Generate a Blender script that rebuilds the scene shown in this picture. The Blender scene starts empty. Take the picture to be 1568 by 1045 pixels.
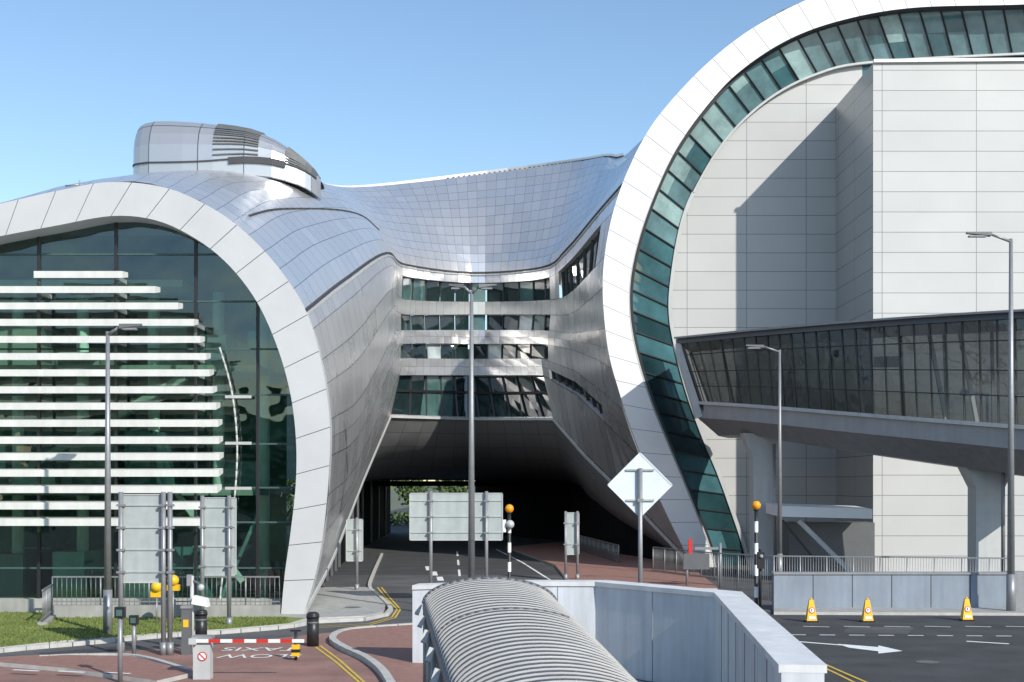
import bpy, math, random
from mathutils import Vector
random.seed(7)
F=1960.0; H=4.6; CX=784.0; HY=740.0
def P(px,py,d): return Vector(((px-CX)/F*d, d, H+(HY-py)/F*d))
def G(px,py,z=0.0):
    d=(H-z)*F/(py-HY); return Vector(((px-CX)/F*d,d,z))
def X(px,d): return (px-CX)/F*d
def Z(py,d): return H+(HY-py)/F*d
scene=bpy.context.scene
# ---------------- materials
def newmat(name):
    m=bpy.data.materials.new(name); m.use_nodes=True
    return m,m.node_tree,m.node_tree.nodes,m.node_tree.links
def mat(name,col,rough=.6,metal=0,var=.12,scale=1.5,bump=0.0,bscale=30,spec=.5,dirt=0.0,fine=0.0):
    m,t,n,l=newmat(name); b=n['Principled BSDF']
    b.inputs['Roughness'].default_value=rough; b.inputs['Metallic'].default_value=metal
    b.inputs['Specular IOR Level'].default_value=spec
    tc=n.new('ShaderNodeTexCoord'); nz=n.new('ShaderNodeTexNoise'); nz.inputs['Scale'].default_value=scale; nz.inputs['Detail'].default_value=8
    nz.inputs['Roughness'].default_value=.65
    l.new(tc.outputs['Object'],nz.inputs['Vector'])
    r=n.new('ShaderNodeValToRGB'); r.color_ramp.elements[0].position=.3; r.color_ramp.elements[1].position=.7
    r.color_ramp.elements[0].color=[c*(1-var) for c in col]+[1]; r.color_ramp.elements[1].color=[min(1,c*(1+var)) for c in col]+[1]
    l.new(nz.outputs['Fac'],r.inputs['Fac'])
    out=r.outputs['Color']
    def mul(out,sc,scale3,lo,p0,p1):
        mp=n.new('ShaderNodeMapping'); mp.inputs['Scale'].default_value=scale3; l.new(tc.outputs['Object'],mp.inputs['Vector'])
        n2=n.new('ShaderNodeTexNoise'); n2.inputs['Scale'].default_value=sc; n2.inputs['Detail'].default_value=6; l.new(mp.outputs['Vector'],n2.inputs['Vector'])
        r2=n.new('ShaderNodeValToRGB'); r2.color_ramp.elements[0].position=p0; r2.color_ramp.elements[1].position=p1
        r2.color_ramp.elements[0].color=[lo]*3+[1]; r2.color_ramp.elements[1].color=(1,1,1,1); l.new(n2.outputs['Fac'],r2.inputs['Fac'])
        mx=n.new('ShaderNodeMix'); mx.data_type='RGBA'; mx.blend_type='MULTIPLY'; mx.inputs[0].default_value=1
        l.new(out,mx.inputs[6]); l.new(r2.outputs['Color'],mx.inputs[7]); return mx.outputs[2]
    if dirt>0: out=mul(out,1.2,(3,3,.25),1-dirt,.35,.65)
    if fine>0: out=mul(out,.25,(1,2.5,1),1-fine,.4,.6); out=mul(out,22,(1,1,1),1-fine*.8,.35,.6)
    l.new(out,b.inputs['Base Color'])
    if bump>0:
        n3=n.new('ShaderNodeTexNoise'); n3.inputs['Scale'].default_value=bscale; n3.inputs['Detail'].default_value=4; l.new(tc.outputs['Object'],n3.inputs['Vector'])
        bp=n.new('ShaderNodeBump'); bp.inputs['Strength'].default_value=bump; bp.inputs['Distance'].default_value=.02
        l.new(n3.outputs['Fac'],bp.inputs['Height']); l.new(bp.outputs['Normal'],b.inputs['Normal'])
    return m
def cladding(name,col,rough,metal,seam=(.16,.165,.17,1),lw=.012,bs=.2,tilt=.028):
    m,t,n,l=newmat(name); b=n['Principled BSDF']
    uv=n.new('ShaderNodeUVMap'); sp=n.new('ShaderNodeSeparateXYZ'); l.new(uv.outputs['UV'],sp.inputs[0])
    def M(op,a,bv=None,c=None):
        x=n.new('ShaderNodeMath'); x.operation=op
        for i,v in enumerate((a,bv,c)):
            if v is None: continue
            if isinstance(v,(int,float)): x.inputs[i].default_value=v
            else: l.new(v,x.inputs[i])
        return x.outputs[0]
    def line(s,w):
        f=M('FRACT',s); d=M('ABSOLUTE',M('SUBTRACT',f,.5)); return M('GREATER_THAN',d,.5-w)
    ln=M('MAXIMUM',line(sp.outputs[0],lw),line(sp.outputs[1],lw*1.4))
    fu=M('FLOOR',sp.outputs[0]); fv=M('FLOOR',sp.outputs[1])
    cb=n.new('ShaderNodeCombineXYZ'); l.new(fu,cb.inputs[0]); l.new(fv,cb.inputs[1])
    wn=n.new('ShaderNodeTexWhiteNoise'); wn.noise_dimensions='3D'; l.new(cb.outputs[0],wn.inputs['Vector'])
    k=M('MULTIPLY_ADD',wn.outputs['Value'],.08,.95)
    vm=n.new('ShaderNodeVectorMath'); vm.operation='SCALE'; vm.inputs[0].default_value=col; l.new(k,vm.inputs['Scale'])
    mx=n.new('ShaderNodeMix'); mx.data_type='RGBA'; l.new(ln,mx.inputs[0]); l.new(vm.outputs[0],mx.inputs[6]); mx.inputs[7].default_value=seam
    l.new(mx.outputs[2],b.inputs['Base Color']); b.inputs['Metallic'].default_value=metal
    l.new(M('MULTIPLY_ADD',wn.outputs['Value'],.06,rough),b.inputs['Roughness'])
    tc=n.new('ShaderNodeTexCoord'); nz=n.new('ShaderNodeTexNoise'); nz.inputs['Scale'].default_value=.6; nz.inputs['Detail'].default_value=1.5
    l.new(tc.outputs['Object'],nz.inputs['Vector']); bp=n.new('ShaderNodeBump'); bp.inputs['Strength'].default_value=bs; bp.inputs['Distance'].default_value=.2
    l.new(nz.outputs['Fac'],bp.inputs['Height'])
    s1=n.new('ShaderNodeVectorMath'); s1.operation='SUBTRACT'; l.new(wn.outputs['Color'],s1.inputs[0]); s1.inputs[1].default_value=(.5,.5,.5)
    s2=n.new('ShaderNodeVectorMath'); s2.operation='SCALE'; s2.inputs['Scale'].default_value=tilt; l.new(s1.outputs[0],s2.inputs[0])
    s3=n.new('ShaderNodeVectorMath'); s3.operation='ADD'; l.new(bp.outputs['Normal'],s3.inputs[0]); l.new(s2.outputs[0],s3.inputs[1])
    s4=n.new('ShaderNodeVectorMath'); s4.operation='NORMALIZE'; l.new(s3.outputs[0],s4.inputs[0]); l.new(s4.outputs[0],b.inputs['Normal'])
    return m
def panel(name,col,ax,w,h,ox=0,oz=0,rough=.45,metal=0.0,mort=.018,spec=.4):
    m,t,n,l=newmat(name); b=n['Principled BSDF']
    tc=n.new('ShaderNodeTexCoord'); sp=n.new('ShaderNodeSeparateXYZ'); l.new(tc.outputs['Object'],sp.inputs[0])
    cb=n.new('ShaderNodeCombineXYZ'); a1=n.new('ShaderNodeMath'); a1.inputs[1].default_value=ox; l.new(sp.outputs[ax],a1.inputs[0])
    a2=n.new('ShaderNodeMath'); a2.inputs[1].default_value=oz; l.new(sp.outputs[2],a2.inputs[0])
    l.new(a1.outputs[0],cb.inputs[0]); l.new(a2.outputs[0],cb.inputs[1])
    br=n.new('ShaderNodeTexBrick'); br.offset=0; br.squash=1; br.inputs['Scale'].default_value=1
    br.inputs['Brick Width'].default_value=w; br.inputs['Row Height'].default_value=h; br.inputs['Mortar Size'].default_value=mort; br.inputs['Mortar Smooth'].default_value=0
    br.inputs['Color1'].default_value=[c*.96 for c in col]+[1]; br.inputs['Color2'].default_value=[c*1.03 for c in col]+[1]; br.inputs['Mortar'].default_value=[c*.42 for c in col]+[1]
    l.new(cb.outputs[0],br.inputs['Vector'])
    nz=n.new('ShaderNodeTexNoise'); nz.inputs['Scale'].default_value=.35; nz.inputs['Detail'].default_value=5; l.new(tc.outputs['Object'],nz.inputs['Vector'])
    r=n.new('ShaderNodeValToRGB'); r.color_ramp.elements[0].color=(.88,.88,.88,1); r.color_ramp.elements[1].color=(1.06,1.06,1.06,1); l.new(nz.outputs['Fac'],r.inputs[0])
    mx=n.new('ShaderNodeMix'); mx.data_type='RGBA'; mx.blend_type='MULTIPLY'; mx.inputs[0].default_value=1
    l.new(br.outputs['Color'],mx.inputs[6]); l.new(r.outputs[0],mx.inputs[7]); l.new(mx.outputs[2],b.inputs['Base Color'])
    b.inputs['Roughness'].default_value=rough; b.inputs['Metallic'].default_value=metal; b.inputs['Specular IOR Level'].default_value=spec
    return m
def glass(name,tint,refl=.06,gcol=(.85,.95,.95,1)):
    m,t,n,l=newmat(name)
    for x in list(n):
        if x.type=='BSDF_PRINCIPLED': n.remove(x)
    out=[x for x in n if x.type=='OUTPUT_MATERIAL'][0]
    tr=n.new('ShaderNodeBsdfTransparent'); tr.inputs[0].default_value=tint+(1,)
    gl=n.new('ShaderNodeBsdfGlossy'); gl.inputs['Roughness'].default_value=.02; gl.inputs['Color'].default_value=gcol
    lw=n.new('ShaderNodeFresnel'); lw.inputs['IOR'].default_value=1.5
    ad=n.new('ShaderNodeMath'); ad.use_clamp=True; ad.inputs[1].default_value=refl; l.new(lw.outputs[0],ad.inputs[0])
    tc=n.new('ShaderNodeTexCoord'); nz=n.new('ShaderNodeTexNoise'); nz.inputs['Scale'].default_value=.45; l.new(tc.outputs['Object'],nz.inputs['Vector'])
    bp=n.new('ShaderNodeBump'); bp.inputs['Strength'].default_value=.5; bp.inputs['Distance'].default_value=.12; l.new(nz.outputs['Fac'],bp.inputs['Height']); l.new(bp.outputs['Normal'],gl.inputs['Normal'])
    mx=n.new('ShaderNodeMixShader'); l.new(ad.outputs[0],mx.inputs[0]); l.new(tr.outputs[0],mx.inputs[1]); l.new(gl.outputs[0],mx.inputs[2]); l.new(mx.outputs[0],out.inputs[0])
    return m
M={}
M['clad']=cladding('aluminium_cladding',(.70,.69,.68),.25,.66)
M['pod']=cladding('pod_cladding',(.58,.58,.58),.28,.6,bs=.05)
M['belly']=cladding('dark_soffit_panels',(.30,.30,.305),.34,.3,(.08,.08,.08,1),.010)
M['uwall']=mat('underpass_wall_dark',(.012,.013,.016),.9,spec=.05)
M['white']=mat('white_rim_panels',(.77,.77,.76),.45,.0,.04,.6)
M['rim']=mat('rim_grey_panels',(.57,.57,.57),.4,.1,.06,.5)
M['gap']=mat('joint_dark',(.05,.05,.055),.7)
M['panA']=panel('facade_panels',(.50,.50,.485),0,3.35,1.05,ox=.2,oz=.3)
M['panR']=panel('facade_return_panels',(.38,.38,.38),1,3.4,1.05,oz=.3,rough=.25)  # darker copy of the facade panels, shade of the return put into colour
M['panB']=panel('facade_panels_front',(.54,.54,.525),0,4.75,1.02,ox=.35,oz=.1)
M['glassL']=glass('green_glass',(.50,.72,.61),.07)
M['glassB']=glass('bridge_glass',(.30,.31,.31),.03)
for i,(c,r) in enumerate([((.05,.13,.145),.06),((.13,.235,.25),.08),((.015,.045,.05),.05),((.30,.44,.43),.12)]):
    M['teal%d'%i]=mat('teal_glazing_%d'%i,c,r,.0,.5,.35,spec=.9)
for i,c in enumerate([(.013,.026,.026),(.07,.14,.13),(.44,.50,.49)]):
    M['win%d'%i]=mat('window_glazing_%d'%i,c,.05,0,.4,.5,spec=1.0)
M['fin']=mat('louvre_white',(.70,.70,.66),.5,0,.06,2,dirt=.1)
M['black']=mat('black_frame',(.02,.02,.022),.4)
M['frame']=mat('green_grey_frame',(.05,.10,.09),.5)
M['steel']=mat('galvanised_steel',(.28,.285,.29),.45,.4,.12,6)
M['greypaint']=mat('grey_paint',(.27,.275,.285),.5,0,.08,2,dirt=.15)
M['dgrey']=mat('dark_grey_paint',(.12,.125,.13),.45,0,.08,2)
M['midgrey']=mat('mid_grey_cladding',(.34,.345,.36),.4,.1,.08,1,dirt=.1)
M['lightgrey']=mat('light_grey_paint',(.5,.51,.5),.5,0,.06,2,dirt=.1)
M['signback']=mat('sign_back_aluminium',(.40,.44,.43),.5,.0,.08,3,dirt=.12)
M['slab']=mat('floor_slab',(.35,.36,.34),.8)
M['interior']=mat('interior_wall',(.12,.25,.19),.8,0,.7,.35)
M['iwhite']=mat('interior_white',(.8,.85,.82),.7)
M['asphalt']=mat('asphalt',(.060,.061,.064),.88,0,.28,.8,bump=.5,bscale=60,fine=.22)
M['asphaltL']=mat('asphalt_worn',(.105,.105,.107),.88,0,.25,.5,bump=.5,bscale=60,fine=.22)
M['red']=mat('red_asphalt',(.33,.185,.15),.85,0,.2,.9,bump=.5,bscale=60,fine=.2)
M['grass']=mat('grass',(.18,.22,.05),.9,0,.35,2.5,bump=1,bscale=80)
M['conc']=mat('concrete',(.38,.375,.35),.85,0,.14,1.2,bump=.3,bscale=40,dirt=.2)
M['wallc']=mat('painted_concrete_wall',(.62,.65,.68),.75,0,.08,1.0,bump=.2,bscale=20,dirt=.2)
M['walltop']=mat('wall_coping',(.68,.68,.67),.7,0,.1,2,bump=.2,bscale=30,dirt=.1)
M['lowwall']=mat('low_wall_blue_grey',(.24,.28,.33),.75,0,.1,.8,dirt=.15)
M['kerb']=mat('kerb_stone',(.46,.45,.42),.8,0,.15,3)
M['wpaint']=mat('road_paint_white',(.78,.78,.76),.7,0,.15,4)
M['signw']=mat('sign_reverse_pale',(.68,.73,.76),.5,0,.05,2,dirt=.06)
M['ypaint']=mat('road_paint_yellow',(.60,.42,.06),.7,0,.25,4)
M['redp']=mat('red_paint',(.55,.03,.02),.5)
M['yellow']=mat('yellow_plastic',(.80,.48,.02),.45)
M['orange']=mat('amber_globe',(.9,.33,.01),.25)
M['poly']=mat('polycarbonate_sheet',(.075,.072,.066),.4,0,.4,.9,spec=.5)
M['rib']=mat('canopy_rib',(.46,.45,.43),.5,0,.15,2)
M['leaf1']=mat('leaf_dark',(.04,.075,.02),.8); M['leaf2']=mat('leaf_light',(.10,.15,.035),.8)
M['bark']=mat('bark',(.10,.075,.05),.9)
M['ground']=mat('ground_mix',(.12,.13,.08),.95,0,.3,.05)
M['brickp']=mat('brick_paving',(.28,.15,.12),.85,0,.2,6)
# ---------------- mesh builder
class MB:
    def __init__(s): s.v=[];s.f=[];s.m=[];s.mats=[];s.uv=None;s.sm=[]
    def mi(s,k):
        if k not in s.mats: s.mats.append(k)
        return s.mats.index(k)
    def face(s,pts,k,sm=False):
        b=len(s.v); s.v+= [tuple(p) for p in pts]; s.f.append(tuple(range(b,b+len(pts)))); s.m.append(s.mi(k)); s.sm.append(sm)
    def box(s,a,b,k):
        x0,y0,z0=a;x1,y1,z1=b
        c=[(x0,y0,z0),(x1,y0,z0),(x1,y1,z0),(x0,y1,z0),(x0,y0,z1),(x1,y0,z1),(x1,y1,z1),(x0,y1,z1)]
        s.hexa(c,k)
    def hexa(s,c,k):
        for q in ((0,1,5,4),(1,2,6,5),(2,3,7,6),(3,0,4,7),(4,5,6,7),(3,2,1,0)): s.face([c[i] for i in q],k)
    def tube(s,p0,p1,r0,r1,k,n=12,cap=True):
        p0=Vector(p0);p1=Vector(p1);d=(p1-p0).normalized()
        a=d.orthogonal().normalized();b=d.cross(a)
        R0=[p0+(a*math.cos(t)+b*math.sin(t))*r0 for t in [2*math.pi*i/n for i in range(n)]]
        R1=[p1+(a*math.cos(t)+b*math.sin(t))*r1 for t in [2*math.pi*i/n for i in range(n)]]
        for i in range(n): s.face([R0[i],R0[(i+1)%n],R1[(i+1)%n],R1[i]],k,True)
        if cap: s.face(R1,k); s.face(R0[::-1],k)
    def path(s,pts,r,k,n=8):
        for a,b in zip(pts[:-1],pts[1:]):
            if (Vector(a)-Vector(b)).length>1e-4: s.tube(a,b,r,r,k,n)
    def bar(s,p0,p1,w,h,k):
        p0=Vector(p0);p1=Vector(p1);d=(p1-p0).normalized()
        up=Vector((0,0,1)) if abs(d.z)<.9 else Vector((0,1,0))
        a=d.cross(up).normalized()*w/2;b=a.cross(d).normalized()*h/2
        s.hexa([p0-a-b,p1-a-b,p1+a-b,p0+a-b,p0-a+b,p1-a+b,p1+a+b,p0+a+b],k)
    def sphere(s,c,r,k,n=16,m=10,sz=1):
        c=Vector(c)
        g=[[c+Vector((r*math.sin(math.pi*j/m)*math.cos(2*math.pi*i/n),r*math.sin(math.pi*j/m)*math.sin(2*math.pi*i/n),r*sz*math.cos(math.pi*j/m))) for i in range(n)] for j in range(m+1)]
        for j in range(m):
            for i in range(n):
                q=[g[j][i],g[j+1][i],g[j+1][(i+1)%n],g[j][(i+1)%n]]
                if j==0: q=[q[0],q[1],q[2]]
                elif j==m-1: q=[q[0],q[1],q[3]]
                s.face(q,k,True)
    def obj(s,name,parent=None,smooth_merge=False):
        me=bpy.data.meshes.new(name); me.from_pydata(s.v,[],s.f)
        for k in s.mats: me.materials.append(M[k])
        me.polygons.foreach_set('material_index',s.m); me.polygons.foreach_set('use_smooth',s.sm)
        if s.uv:
            u=me.uv_layers.new(name='UVMap')
            for i,c in enumerate(s.uv): u.data[i].uv=c
        me.update()
        if smooth_merge or any(s.sm):
            import bmesh
            bm=bmesh.new(); bm.from_mesh(me); bmesh.ops.remove_doubles(bm,verts=bm.verts,dist=1e-5); bm.to_mesh(me); bm.free()
        o=bpy.data.objects.new(name,me); scene.collection.objects.link(o)
        if parent: o.parent=parent
        return o
def empty(name):
    o=bpy.data.objects.new(name,None); scene.collection.objects.link(o); return o
def spl(p,t):
    n=len(p)-1; i=min(int(t),n-1); f=t-i
    g=lambda j: p[j] if 0<=j<=n else (p[0]*2-p[1] if j<0 else p[n]*2-p[n-1])
    a,b,c,d=g(i-1),g(i),g(i+1),g(i+2)
    return ((b*2)+(c-a)*f+(a*2-b*5+c*4-d)*f*f+(b*3-a-c*3+d)*f**3)*.5
def lin(p,t):
    n=len(p)-1; i=min(int(t),n-1); return p[i].lerp(p[i+1],t-i)
def resample(pts,n):
    L=[spl(pts,i*(len(pts)-1)/400) for i in range(401)]
    cum=[0]
    for a,b in zip(L[:-1],L[1:]): cum.append(cum[-1]+(b-a).length)
    out=[];j=0
    for i in range(n+1):
        s=cum[-1]*i/n
        while j<399 and cum[j+1]<s: j+=1
        seg=cum[j+1]-cum[j]; out.append(L[j].lerp(L[j+1],(s-cum[j])/seg if seg else 0))
    return out
# ================= TERMINAL
T=empty('airport_terminal')
def row(d,pts): return [P(a[0],a[1],(a[2] if len(a)>2 else d)) for a in pts]
S=[]
S.append(row(44,[(-150,342),(0,312),(170,279),(255,288),(330,322),(405,385),(468,476),(498,590),(505,700),(495,820),(466,938)]))
S.append([Vector((-26,54,13)),Vector((-19.5,54,16.6))]+row(54,[(230,266),(320,266),(400,290),(468,348),(530,427),(553,545),(550,665),(536,760),(512,848)]))
S.append([Vector((-22,70,15)),Vector((-15.5,69,19))]+row(66,[(420,268),(470,277),(512,297),(553,335),(592,388),(603,470),(600,560),(585,650),(556,735)]))
s3=row(80,[(535,290,92),(560,302,87.5),(585,328,83.7),(605,365,81.0),(622,406,80),(620,482,79.5),(618,527,79.5),(612,575,79.5),(598,638,79)])
S.append([s3[0]+Vector((0,18,-6)),s3[0]+Vector((0,8,-1.5))]+s3)
s4=row(88,[(715,270,102),(716,294,96.2),(718,333,91.4),(720,376,88.8),(722,418,88),(722,482),(722,527),(722,575),(722,642,87)])
S.append([s4[0]+Vector((0,20,-6)),s4[0]+Vector((0,8,-1.5))]+s4)
s5=row(84,[(860,251,98),(855,279,93.2),(848,318,88.4),(840,366,85.0),(830,410,84),(830,482),(828,527),(832,575),(847,642,83)])
S.append([s5[0]+Vector((0,20,-6)),s5[0]+Vector((0,8,-1.5))]+s5)
s6=row(80,[(925,241,90),(912,264,88),(900,296,85),(886,336,82),(868,382,80),(870,482),(874,535),(884,605),(897,700)])
S.append([s6[0]+Vector((0,18,-6)),s6[0]+Vector((0,8,-1.5))]+s6)
s7=row(75,[(975,226,80),(962,243,79),(951,262,78),(936,290,77),(916,325,75),(902,460),(912,550),(925,645),(950,752)])
S.append([P(1400,-40,70)+Vector((0,6,-1)),P(1235,0,70)+Vector((0,6,-1))]+s7)
S.append(row(70,[(1400,-42),(1235,0),(1150,45),(1080,100),(1018,168),(985,216),(954,282),(923,440),(938,565),(980,700),(1062,868)]))
def surf(u,v):
    col=[spl(r,v+2) for r in S]
    w=max(0,min(1,(v-5.2)/1.6))
    if u<2 : w*=max(0,u-1) if u>1 else 0
    return spl(col,u).lerp(lin(col,u),w) if w>0 else spl(col,u)
us=[]
for i,n in enumerate([7,9,9,5,5,5,4,4]): us+=[i+k/n for k in range(n)]
us.append(8)
vs=[-2,-1.5,-1,-.66,-.33,0,.33,.66,1,1.33,1.66,2,2.33,2.66,3,3.33,3.66,4,4.26,4.68,5,5.5,5.75,6,6.5,6.75,7,7.95,8]
grid=[[surf(u,v) for v in vs] for u in us]
def eq(a,b): return abs(a-b)<1e-6
mb=MB(); mb.uv=[]; wb=MB()
for i in range(len(us)-1):
    um=(us[i]+us[i+1])/2
    for j in range(len(vs)-1):
        v0=vs[j]; q=[grid[i][j],grid[i][j+1],grid[i+1][j+1],grid[i+1][j]]
        w=None
        if eq(v0,4.26) and 2.88<um<5.2: w='r'
        if eq(v0,5) and 2.88<um<5.2: w='r'
        if eq(v0,6) and 2.88<um<5.2: w='r'
        if eq(v0,7) and 2.95<um<5.0: w='b'
        if eq(v0,4.26) and 5.6<um<7.3: w='s'
        if eq(v0,6.75) and 5.2<um<7.0: w='s'
        if w:
            nrm=(q[1]-q[0]).cross(q[3]-q[0]).normalized()
            if nrm.y<0: nrm=-nrm
            off=nrm*(.3 if w!='b' else .35)
            g=[p+off for p in q]
            wide=(q[3]-q[0]).length
            ns=max(1,round(wide/1.55))
            for k in range(ns):
                a,b=k/ns,(k+1)/ns
                lo0=g[0].lerp(g[3],a);hi0=g[1].lerp(g[2],a);lo1=g[0].lerp(g[3],b);hi1=g[1].lerp(g[2],b)
                key=random.choice(['win0','win0','win1','win2','win0','win1']) if w=='r' else random.choice(['win0','win0','win0','win1'])
                if w=='s': key='win0'
                wb.face([lo0,hi0,hi1,lo1],key)
                sl=(lo1-lo0)*.35 if w=='b' else Vector((0,0,0))
                wb.bar(lo0-off*.15,hi0+sl-off*.15,.07 if w=='r' else .13,.08,'black')
            if w=='b': wb.bar(g[0].lerp(g[1],.4)-off*.2,g[3].lerp(g[2],.4)-off*.2,.12,.16,'black')
            wb.face([q[0],g[0],g[3],q[3]],'rim'); wb.face([q[1],g[1],g[2],q[2]],'rim')
        else:
            ku=2 if um>3 and um<5 else 1
            mb.face(q,'clad'); mb.uv+=[(i*ku,j),(i*ku,j+1),(i*ku+ku,j+1),(i*ku+ku,j)]
mb.obj('metal_cladding',T); wb.obj('central_windows',T)
S9=[Vector((-7.9,46,0)),Vector((-8.3,57,1.2)),Vector((-9.3,70,3.2)),Vector((-10.6,92,4.7)),Vector((-3,106,4.8)),Vector((4.2,100,4.7)),Vector((5.4,88,3.6)),Vector((6.9,80,2.2)),Vector((10.3,71.5,0))]
mb=MB(); mb.uv=[]
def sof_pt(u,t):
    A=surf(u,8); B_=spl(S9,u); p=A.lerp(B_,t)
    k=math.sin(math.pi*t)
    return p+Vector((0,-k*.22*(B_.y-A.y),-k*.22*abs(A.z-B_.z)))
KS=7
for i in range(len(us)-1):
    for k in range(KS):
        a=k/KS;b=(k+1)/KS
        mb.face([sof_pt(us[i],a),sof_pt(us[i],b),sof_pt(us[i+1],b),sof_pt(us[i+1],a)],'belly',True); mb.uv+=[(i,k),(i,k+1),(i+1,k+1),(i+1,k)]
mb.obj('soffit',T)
mb=MB()
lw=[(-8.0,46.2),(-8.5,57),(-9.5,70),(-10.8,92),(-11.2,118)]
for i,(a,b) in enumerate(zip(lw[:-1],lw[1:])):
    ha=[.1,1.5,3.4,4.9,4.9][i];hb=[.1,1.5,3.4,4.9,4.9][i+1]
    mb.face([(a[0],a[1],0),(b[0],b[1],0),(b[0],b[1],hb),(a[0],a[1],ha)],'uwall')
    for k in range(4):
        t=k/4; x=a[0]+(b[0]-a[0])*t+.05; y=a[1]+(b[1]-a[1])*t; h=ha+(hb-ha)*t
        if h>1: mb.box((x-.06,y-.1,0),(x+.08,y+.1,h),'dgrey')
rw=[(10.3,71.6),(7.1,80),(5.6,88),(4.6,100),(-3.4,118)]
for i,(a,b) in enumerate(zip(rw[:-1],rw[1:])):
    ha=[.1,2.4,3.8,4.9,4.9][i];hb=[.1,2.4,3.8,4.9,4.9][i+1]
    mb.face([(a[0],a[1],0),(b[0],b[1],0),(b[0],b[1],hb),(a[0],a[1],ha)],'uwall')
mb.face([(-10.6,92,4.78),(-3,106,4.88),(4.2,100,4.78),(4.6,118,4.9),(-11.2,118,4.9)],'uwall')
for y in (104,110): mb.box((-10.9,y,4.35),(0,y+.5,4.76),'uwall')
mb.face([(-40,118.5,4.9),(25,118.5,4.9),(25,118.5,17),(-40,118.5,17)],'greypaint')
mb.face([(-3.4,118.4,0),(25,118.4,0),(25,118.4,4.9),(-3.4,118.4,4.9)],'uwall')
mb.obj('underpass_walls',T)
mb=MB()
for i in range(len(us)-1):
    if us[i]>=2.6 and us[i]<6.7:
        a,b=surf(us[i],0),surf(us[i+1],0)
        mb.hexa([a+Vector((0,.5,-.5)),b+Vector((0,.5,-.5)),b+Vector((0,1,-.5)),a+Vector((0,1,-.5)),a+Vector((0,.3,.32)),b+Vector((0,.3,.32)),b+Vector((0,1,.35)),a+Vector((0,1,.35))],'white')
        n_=4
        if us[i]>3.6:
            for k in range(n_):
                c=a.lerp(b,(k+.5)/n_); mb.bar(c+Vector((0,.25,-.1)),c+Vector((0,.2,.12)),.14,.22,'gap')
mb.obj('roof_crest_trim',T)
mb=MB()
for vv,k,r in ((4,'gap',.10),(4.06,'lightgrey',.08)):
    for i in range(len(us)-1):
        a,b=surf(us[i],vv),surf(us[i+1],vv); mb.bar(a+Vector((0,-.06,0)),b+Vector((0,-.06,0)),r,r,k)
for i in range(len(us)-1):
    a,b=surf(us[i],8),surf(us[i+1],8); mb.bar(a,b,.12,.16,'lightgrey')
pr=[surf(u,2.4+ (u-0.3)*.25) for u in [0.3+.1*k for k in range(24)]]
mb.path(pr,.05,'gap',6)
mb.obj('roof_gutters',T)
def ring(name,outer,inner,d,n,k,back,kin='rim'):
    o=resample([P(a,b,d) for a,b in outer],n*4); q=resample([P(a,b,d) for a,b in inner],n*4)
    m=MB(); Y=Vector((0,1,0))
    for i in range(n*4):
        m.face([o[i]+Y*.03,o[i+1]+Y*.03,q[i+1]+Y*.03,q[i]+Y*.03],'gap')
        m.face([q[i],q[i+1],q[i+1]+Y*back,q[i]+Y*back],kin)
        m.face([o[i],o[i+1],o[i+1]+Y*.5,o[i]+Y*.5],k)
        e0=.035 if i%4==0 else 0; e1=.035 if i%4==3 else 0
        o0=o[i].lerp(o[i+1],e0);o1=o[i+1].lerp(o[i],e1);q0=q[i].lerp(q[i+1],e0);q1=q[i+1].lerp(q[i],e1)
        m.face([o0,o1,q1,q0],k)
    m.obj(name,T); return o,q
oL=[(-260,365),(-150,342),(0,312),(90,292),(170,279),(255,288),(325,319),(380,360),(430,415),(470,480),(494,565),(505,650),(503,730),(495,815),(483,880),(464,944)]
iL=[(-260,412),(-150,392),(0,362),(85,346),(172,331),(240,338),(300,366),(350,406),(393,462),(424,530),(444,600),(453,670),(453,740),(445,815),(436,880),(430,944)]
ringo,ringi=ring('left_arch_rim',oL,iL,43.9,22,'rim',1.1)
oR=[(1760,-60),(1568,-52),(1400,-42),(1300,-20),(1235,0),(1150,45),(1080,100),(1018,166),(983,217),(953,282),(934,345),(924,410),(924,470),(932,540),(948,600),(966,655),(995,730),(1027,800),(1062,870)]
iR=[(1760,-2),(1568,7),(1400,12),(1290,31),(1205,62),(1130,112),(1078,168),(1033,232),(1000,302),(977,368),(964,430),(964,490),(977,556),(998,620),(1020,675),(1043,730),(1063,780),(1081,825),(1095,870)]
ro,ri=ring('right_arch_rim',oR,iR,69.9,40,'white',.8,'gap')
GL=45.0
mb=MB()
gp=[Vector((p.x,GL,p.z)) for p in ringi]
poly=gp+[Vector((gp[-1].x,GL,0)),Vector((-30,GL,0)),Vector((-30,GL,gp[0].z))]
mb.face(poly,'glassL'); mb.obj('left_glazing',T)
mb=MB()
def ztop(x):
    best=14
    for a,b in zip(gp[:-1],gp[1:]):
        if (a.x-x)*(b.x-x)<=0 and abs(a.x-b.x)>1e-6: return a.z+(b.z-a.z)*(x-a.x)/(b.x-a.x)
    return best
def xright(z):
    r=-7.6
    for a,b in zip(gp[:-1],gp[1:]):
        if a.x>-14 and (a.z-z)*(b.z-z)<=0 and abs(a.z-b.z)>1e-6: r=a.x+(b.x-a.x)*(z-a.z)/(b.z-a.z)
    return r
for px in (-60,60,178,300,395):
    x=X(px,45); mb.box((x-.05,GL-.08,0),(x+.05,GL+.02,ztop(x)),'black')
for py in (390,462,535,605,680,747,800,870):
    z=Z(py,45); mb.box((-30,GL-.05,z-.03),(xright(z),GL+.03,z+.03),'frame')
arc=[P(a,b,44.7) for a,b in ((336,532),(349,575),(358,620),(363,680),(361,740),(354,800),(342,870),(335,940))]
arc=resample(arc,30); mb.path(arc,.035,'lightgrey',8)
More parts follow.
